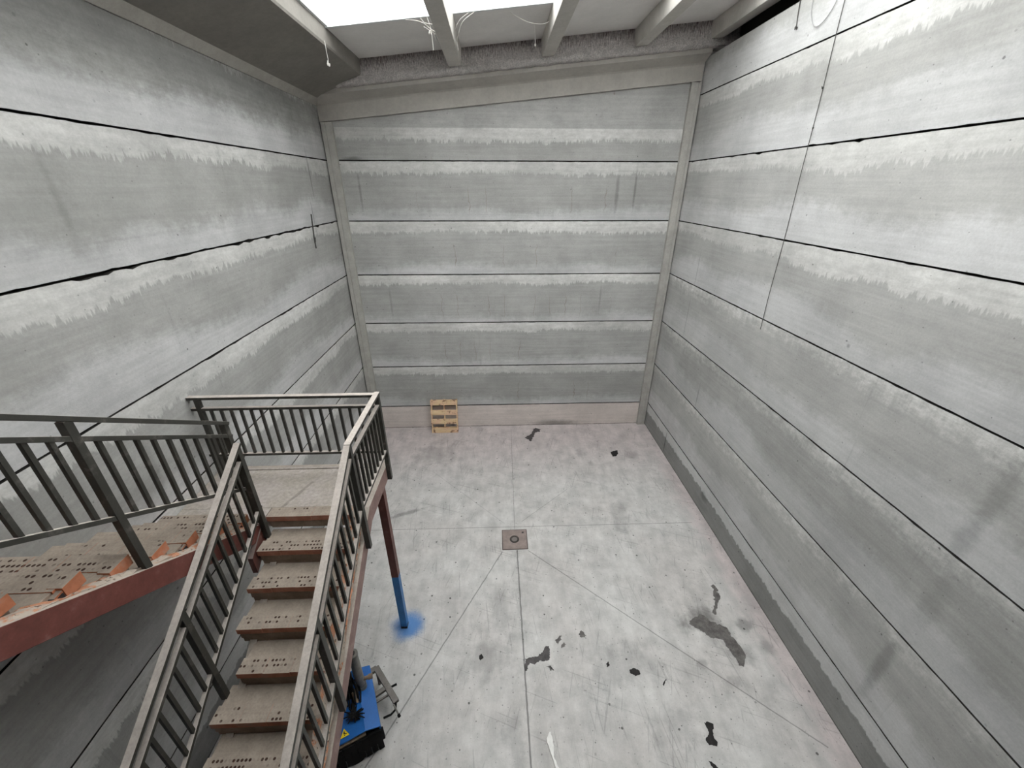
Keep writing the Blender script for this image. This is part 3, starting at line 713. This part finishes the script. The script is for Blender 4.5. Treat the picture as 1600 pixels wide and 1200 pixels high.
# ------------------------------------------------------------------ oil films and scraps lying on the floor
def outline(pts, z0, z1, seed, n_sub=3, amp=.012):
    mb = MB(); P = []
    for i, p in enumerate(pts):
        q = pts[(i + 1) % len(pts)]
        for k in range(n_sub):
            t = k / n_sub; x, y = p[0] + (q[0] - p[0]) * t, p[1] + (q[1] - p[1]) * t
            P.append((x + amp * (mnoise.noise(Vector((x * 23, y * 23, seed))) + .7 * mnoise.noise(Vector((x * 75, y * 75, seed)))), y + amp * (mnoise.noise(Vector((x * 23, y * 23, seed + 40))) + .7 * mnoise.noise(Vector((x * 75, y * 75, seed + 9)))), z0))
    return mb.prism(P, (0, 0, z0), (0, 0, z1))
fl = bpy.data.objects['floor']
S = {
 'a': ([(0.344, 3.512), (0.438, 3.531), (0.539, 3.552), (0.618, 3.61), (0.659, 3.673), (0.704, 3.681), (0.7, 3.568), (0.703, 3.489), (0.655, 3.469), (0.564, 3.473), (0.496, 3.445), (0.414, 3.439), (0.363, 3.41), (0.34, 3.322), (0.325, 3.32), (0.329, 3.427)], 'stain'),
 'b': ([(0.801, 3.727), (0.868, 3.809), (0.919, 3.831), (0.901, 3.757), (0.844, 3.719)], 'stain_soft'),
 'c': ([(0.88, 3.658), (0.93, 3.722), (0.978, 3.704), (0.934, 3.64)], 'stain_soft'),
 'd': ([(1.183, 3.832), (1.238, 3.899), (1.271, 3.853), (1.306, 3.803), (1.233, 3.785)], 'stain_soft'),
 'e': ([(0.647, 3.4), (0.687, 3.407), (0.742, 3.336), (0.693, 3.329)], 'stain_soft'),
 'f': ([(2.99, 3.98), (3.10, 4.03), (3.223, 4.10), (3.266, 4.05), (3.329, 3.965), (3.436, 3.905), (3.531, 3.848), (3.528, 3.742), (3.568, 3.622), (3.597, 3.49), (3.588, 3.426), (3.484, 3.291), (3.424, 3.303), (3.421, 3.386), (3.413, 3.465), (3.381, 3.563), (3.364, 3.663), (3.278, 3.7), (3.196, 3.71), (3.141, 3.788), (3.062, 3.851), (2.98, 3.926)], 'stain_soft'),
 'g': ([(3.642, 4.581), (3.705, 4.604), (3.725, 4.534), (3.674, 4.464), (3.7, 4.4), (3.612, 4.28), (3.523, 4.165), (3.465, 4.071), (3.429, 4.111), (3.525, 4.244), (3.591, 4.362), (3.603, 4.445), (3.651, 4.52)], 'stain_soft'),
 'h': ([(0.726, 9.319), (0.823, 9.374), (0.926, 9.481), (0.991, 9.696), (1.07, 9.764), (1.197, 9.688), (1.155, 9.558), (1.026, 9.546), (0.998, 9.393), (0.939, 9.254), (0.87, 9.085), (0.822, 9.176), (0.753, 9.236)], 'stain'),
}
for k, (pts, m) in S.items():
    o = outline(pts, .0, .0016, ord(k), 6, .026 if k != 'f' else .02).build('oil_stain', M[m], fl); tag(o, 'dark oil stain')
T = [([(2.899, 8.496), (3.0, 8.528), (3.103, 8.568), (3.07, 8.44), (3.016, 8.361), (2.921, 8.329)], .035, 'small black scrap lying near the far corner column'),
     ([(2.582, 2.637), (2.648, 2.651), (2.694, 2.614), (2.651, 2.539), (2.634, 2.471), (2.662, 2.436), (2.626, 2.397), (2.548, 2.418), (2.528, 2.464), (2.594, 2.53), (2.602, 2.588)], .012, 'black torn scrap of rubber, waisted in the middle, lying on bare concrete'),
     ([(1.813, 3.295), (1.876, 3.323), (1.941, 3.29), (1.949, 3.246), (1.874, 3.231), (1.817, 3.257)], .015, 'flat dark oval scrap lying between the oil stains'),
     ([(-0.335, 3.576), (-0.293, 3.596), (-0.285, 3.549), (-0.316, 3.513)], .014, 'tiny dark crumb on the floor between the blue machine and the saw cut'),
     ([(1.5, 3.397), (1.544, 3.417), (1.546, 3.374), (1.506, 3.358)], .014, 'tiny dark crumb beside the flat dark oval scrap'),
     ([(2.216, 3.093), (2.28, 3.165), (2.295, 3.152), (2.232, 3.082)], .008, 'thin dark sliver lying on the floor beyond the waisted rubber scrap'),
     ([(2.459, 2.263), (2.496, 2.253), (2.547, 2.193), (2.494, 2.165)], .01, 'dark elongated scrap on the floor at the bottom edge of the view')]
for i, (pts, h, lab) in enumerate(T):
    tag(outline(pts, .0005, h, 70 + i, 5, .014).build('rubber_scrap', M['scrap'], bevel=.003), lab, 'scrap', 'dark scraps on the floor')
rag = [(0.589, 2.614), (0.613, 2.583), (0.611, 2.526), (0.626, 2.469), (0.624, 2.415), (0.608, 2.372), (0.632, 2.308), (0.675, 2.234), (0.70, 2.10), (0.66, 2.09), (0.627, 2.236), (0.587, 2.341), (0.562, 2.439), (0.535, 2.518), (0.546, 2.562)]
tag(outline(rag, .0005, .016, 90, 3, .014).build('plastic_strip', M['white'], bevel=.004), 'white crumpled strip of plastic film lying on the concrete floor', 'plastic strip')

# ------------------------------------------------------------------ blue machine on the floor beside the stairs
O = Vector((-1.452, 2.565, 0)); ax = Vector((-.418, .908, 0)).normalized(); cr = Vector((-.908, -.418, 0)).normalized()
def W(a, c, z): return O + ax * a + cr * c + Vector((0, 0, z))
mac = empty('sweeper_attachment', (-1.9, 2.8, 0), 'blue sheet steel sweeper attachment with black rubber skirt standing under the stairs', 'machine')
def lbox(mb, a0, a1, c0, c1, z0, z1, mi=0):
    return mb.quadbox([W(a0, c0, z0), W(a1, c0, z0), W(a1, c1, z0), W(a0, c1, z0), W(a0, c0, z1), W(a1, c0, z1), W(a1, c1, z1), W(a0, c1, z1)], mi)
LN = .76
hood = MB()
pr = [(0, .36), (0, .455), (.165, .515), (.66, .485), (.66, .36), (.64, .36), (.64, .465), (.165, .495), (.02, .44), (.02, .36)]
hood.prism([W(0, c, z) for c, z in pr], W(0, 0, 0), W(LN, 0, 0))
hd = tag(hood.build('hood', M['blue'], mac, bevel=.006), 'blue sheet steel hood')
mb = MB(); lbox(mb, .02, LN - .03, .03, .62, .06, .43); mb.build('housing', M['rubber'], mac, bevel=.02)
mb = MB()
for k in range(9):
    c = .01 + k * .072; lbox(mb, -.035 + .006 * (k % 2), -.02 + .006 * (k % 2), c, c + .066, .03 + .02 * rnd.random(), .43)
mb.build('rubber_skirt', M['rubber'], mac)
mb = MB(); lbox(mb, -.012, .02, .17, .62, .435, .458); mb.build('bristle_strip', M['bristle'], mac)
mb = MB(); lbox(mb, -.03, .02, -.02, .24, .20, .40); mb.build('side_bracket', M['rubber'], mac, bevel=.01)
def roller():
    mb = MB(); mb.tube([W(-.03, .33, .10), W(LN, .33, .10)], .10, 20); return mb
roller().build('brush_roller', M['rubber'], mac, smooth=False)
# bent steel arm alongside
P0, P1 = Vector((-1.725, 3.315, .28)), Vector((-1.357, 2.888, .28))
arm = MB().bar(P0, P1, .075, .055).bar(P0 + Vector((.01, -.01, 0)), P0 + Vector((-.07, -.06, 0)), .07, .05)
armo = tag(arm.build('steel_arm', M['machsteel'], mac, bevel=.006), 'worn grey steel arm')
mb = MB().bar(Vector((-1.53, 3.06, .28)), Vector((-1.66, 2.97, .28)), .055, .045).bar(Vector((-1.47, 2.99, .27)), Vector((-1.62, 2.90, .27)), .02, .03)
mb.build('cross_tube', M['machsteel'], armo, bevel=.004)
MB().tube([(-1.49, 3.05, .29), (-1.395, 3.09, .30)], .014, 8).build('pin', M['rubber'], armo)
hnd = MB().tube([(-1.385, 2.86, .29), (-1.29, 2.735, .30)], .010, 8).build('handle', M['machsteel'], armo)
MB().tube([(-1.298, 2.745, .30), (-1.28, 2.72, .30)], .018, 8).build('grip', M['rubber'], hnd)
MB().tube([(-1.365, 2.885, .26), (-1.36, 2.82, .25), (-1.40, 2.76, .27), (-1.47, 2.71, .31)], .013, 8).build('hose', M['rubber'], armo, smooth=True)
MB().tube([(-1.70, 3.26, .28), (-1.70, 3.26, 0.0)], .02, 10).build('parking_leg', M['machsteel'], armo)
# upright grey cylinder with its fittings
cb = Vector((-1.785, 2.975, .49))
cyl = MB().tube([cb, cb + Vector((0, 0, .66))], .054, 20).tube([cb + Vector((0, 0, .655)), cb + Vector((0, 0, .70))], .059, 20).tube([cb + Vector((0, 0, -.01)), cb + Vector((0, 0, .07))], .062, 20)
cyo = tag(cyl.build('upright_cylinder', M['machgrey'], mac), 'grey upright cylinder')
MB().tube([cb + Vector((0, 0, .70)), cb + Vector((0, 0, .712))], .028, 16).build('cap', M['dark'], cyo)
MB().tube([cb + Vector((.03, 0, .17)), cb + Vector((.10, .02, .17))], .022, 12).tube([cb + Vector((.10, .02, .17)), cb + Vector((.15, .035, .17))], .032, 12).build('port', M['brass'], cyo)
MB().tube([W(.66, .20, .5), W(.70, .20, .62), W(.76, .16, .68)], .010, 8).tube([W(.76, .16, .68), W(.775, .15, .695)], .018, 8).build('lever', M['rubber'], mac)
hz = MB()
def sp(*p): 
    out = []; P = [Vector(q) for q in p]
    for i in range(len(P) - 1):
        a, b, c, d = P[max(i - 1, 0)], P[i], P[i + 1], P[min(i + 2, len(P) - 1)]
        for k in range(8):
            t = k / 8; out.append(.5 * ((2 * b) + (c - a) * t + (2 * a - 5 * b + 4 * c - d) * t * t + (3 * b - a - 3 * c + d) * t ** 3))
    return out + [P[-1]]
for q in range(7):
    c0 = .20 + .032 * q; z = .55 + .05 * (q % 3)
    hz2 = sp(W(.62 + .02 * q, c0, .50), W(.52, c0 - .02, z + .12), W(.44 - .02 * (q % 3), c0 - .05, z + .02), W(.32 + .03 * (q % 2), c0 - .03 - .01 * (q % 2), .525))
    hz.tube(hz2, .014 if q % 2 else .010, 8)
hz.build('hose', M['rubber'], mac, smooth=True)
vb = MB(); lbox(vb, .42, .72, .225, .42, .495, .56); lbox(vb, .48, .56, .25, .33, .56, .66); lbox(vb, .60, .68, .27, .40, .56, .64)
vb.build('valve_block', M['rubber'], mac, bevel=.01)
fb = MB(); fb.bar(W(.33, .20, .53), W(.47, .20, .60), .022, .022).tube([W(.35, .225, .53), W(.43, .235, .60)], .015, 8)
fb.build('hose_coupling', M['brass'], mac)
# bundle of cut hose tails and ties lying on the hood
tb = MB(); cc = W(.205, .25, .525)
tb.tube([W(.34, .26, .535), cc + Vector((0, 0, .02)), W(.15, .23, .525)], .024, 8)
for k in range(16):
    an = 2 * math.pi * k / 16 + rnd.uniform(-.15, .15); L = rnd.uniform(.09, .15)
    e = cc + Vector((math.cos(an) * L, math.sin(an) * L * .8, rnd.uniform(-.008, .05)))
    tb.tube([cc + Vector((0, 0, .012)), cc + (e - cc) * .5 + Vector((0, 0, .02)), e], .016, 6, r1=.005)
tb.build('cable_bundle', M['rubber'], mac)
# warning triangle
tc_ = (.085, .385); zt = .515 - (tc_[1] - .165) * (.03 / .495) + .004
def tri(s, dz, off=0): return [W(tc_[0] + s * .62, tc_[1], zt + dz), W(tc_[0] - s * .38, tc_[1] - s * .56, zt + dz + s * .034), W(tc_[0] - s * .38, tc_[1] + s * .56, zt + dz - s * .034)]
sk = tag(MB().prism(tri(.088, 0), (0, 0, 0), (0, 0, .002)).build('warning_sticker', M['yellow'], mac), 'yellow triangular warning sticker')
mk = MB(); zz = zt + .0035
mk.bar(W(tc_[0] + .022, tc_[1] + .002, zz), W(tc_[0] - .006, tc_[1] + .002, zz), .013, .002).bar(W(tc_[0] - .013, tc_[1], zz), W(tc_[0] - .022, tc_[1], zz), .012, .002)
mk.bar(W(tc_[0] + .004, tc_[1] + .010, zz), W(tc_[0] - .012, tc_[1] - .024, zz), .008, .002)
mk.build('symbol', M['black'], sk)

# ------------------------------------------------------------------ cords, wires, cobwebs
def strand(name, paths, r, mat, label, cat, group=None, blobs=()):
    mb = MB()
    for p in paths: mb.tube(p, r, 6)
    for (p, s) in blobs:
        p = Vector(p)
        for k in range(5):
            d = Vector((rnd.uniform(-1, 1), rnd.uniform(-1, 1), rnd.uniform(-1, 1))) * s * .6
            mb.tube([p + d + Vector((0, 0, s * .5)), p + d, p + d - Vector((0, 0, s * .5))], s * .35, 6, r1=s * .15)
    return tag(mb.build(name, mat), label, cat, group)
xw = XR - .012
cp = [(xw, 6.235, 8.50), (xw, 6.21, 7.9), (xw, 6.165, 7.2), (xw - .01, 6.125, 6.4), (xw, 6.10, 5.6), (xw - .01, 6.075, 4.8), (xw, 6.062, 4.14)]
strand('hanging_string', [sp(*cp)], .0045, M['cord'], 'long thin dark cord hanging straight down the stairless side wall', 'cord', None,
       [((xw - .005, 6.18, 7.35), .018), ((xw - .005, 6.15, 6.9), .016)])
strand('hanging_wire', [sp((xw, 7.143, 8.52), (xw, 7.12, 8.36), (xw, 7.09, 8.22))], .006, M['cord'], 'short dark wire end hanging from the top of the stairless side wall', 'wire', None, [((xw, 7.088, 8.21), .03)])
strand('wire_loop', [sp((xw, 6.86, 8.50), (xw, 6.83, 8.30), (xw, 6.70, 8.12), (xw, 6.55, 8.10), (xw, 6.40, 8.22), (xw, 6.30, 8.48))], .005, M['palecord'], 'thin pale wire loop drooping from the top of the stairless side wall', 'wire')
xq = XL + .012
strand('hanging_wire', [sp((xq, 8.57, 5.72), (xq, 8.52, 5.45), (xq, 8.49, 5.30), (xq, 8.485, 5.10)), sp((xq, 8.53, 5.30), (xq, 8.505, 5.22), (xq, 8.48, 5.24))], .012, M['cord'], 'short dark wire poking from a joint in the wall behind the stairs', 'wire')
strand('cobweb', [sp((XS + .02, 7.66, 8.13), (XS + .025, 7.65, 8.0), (XS + .03, 7.655, 7.89))], .003, M['web'], 'cobweb thread with a white tuft hanging from the gutter slab edge', 'cobweb', 'cobwebs under the roof', [((XS + .03, 7.655, 7.86), .035)])
def roof(x, y, dz): return (x, y, zb(x) + dz)
xa = JX[0] - JW / 2 - .035
strand('cobweb', [sp(roof(xa - .42, 7.84, .84), roof(xa - .2, 7.86, .80), roof(xa - .05, 7.9, .70), roof(xa, 8.0, .60)), sp(roof(xa - .2, 7.84, .84), roof(xa - .1, 7.88, .74), roof(xa, 7.9, .68)),
       sp(roof(xa - .1, 7.84, .84), roof(xa - .06, 7.88, .72), roof(xa - .05, 7.92, .58), roof(xa - .045, 7.92, .46)), sp(roof(xa - .14, 7.85, .78), roof(xa, 7.86, .75)), sp(roof(xa - .16, 7.85, .74), roof(xa, 7.95, .66))], .004, M['web'],
       'white ragged cobweb beside the joist nearest the gutter slab, on its gutter side', 'cobweb', 'cobwebs under the roof', [((roof(xa - .08, 7.9, .68)), .03)])
xb = JX[0] + JW / 2 + .035
strand('cobweb', [sp(roof(xb + .3, 7.84, .84), roof(xb + .12, 7.9, .76), roof(xb + .03, 8.05, .64), roof(xb, 8.15, .60)), sp(roof(xb + .22, 7.84, .84), roof(xb + .08, 7.88, .78), roof(xb, 7.95, .7)),
       sp(roof(xb, 8.2, .62), roof(xb + .015, 8.22, .50))], .004, M['web'], 'thin cobweb fan at the skylight edge, between the first two roof joists', 'cobweb', 'cobwebs under the roof')
xc = JX[1] - JW / 2 - .035
strand('cobweb', [sp(roof(xc - .62, 8.05, .85), roof(xc - .35, 8.12, .74), roof(xc - .12, 8.15, .70), roof(xc, 8.15, .72)), sp(roof(xc - .22, 8.15, .71), roof(xc - .2, 8.35, .62), roof(xc - .19, 8.4, .52))], .004, M['web'],
       'cobweb strand slung to the gutter side of the middle roof joist', 'cobweb', 'cobwebs under the roof', [((roof(xc - .19, 8.4, .51)), .018)])
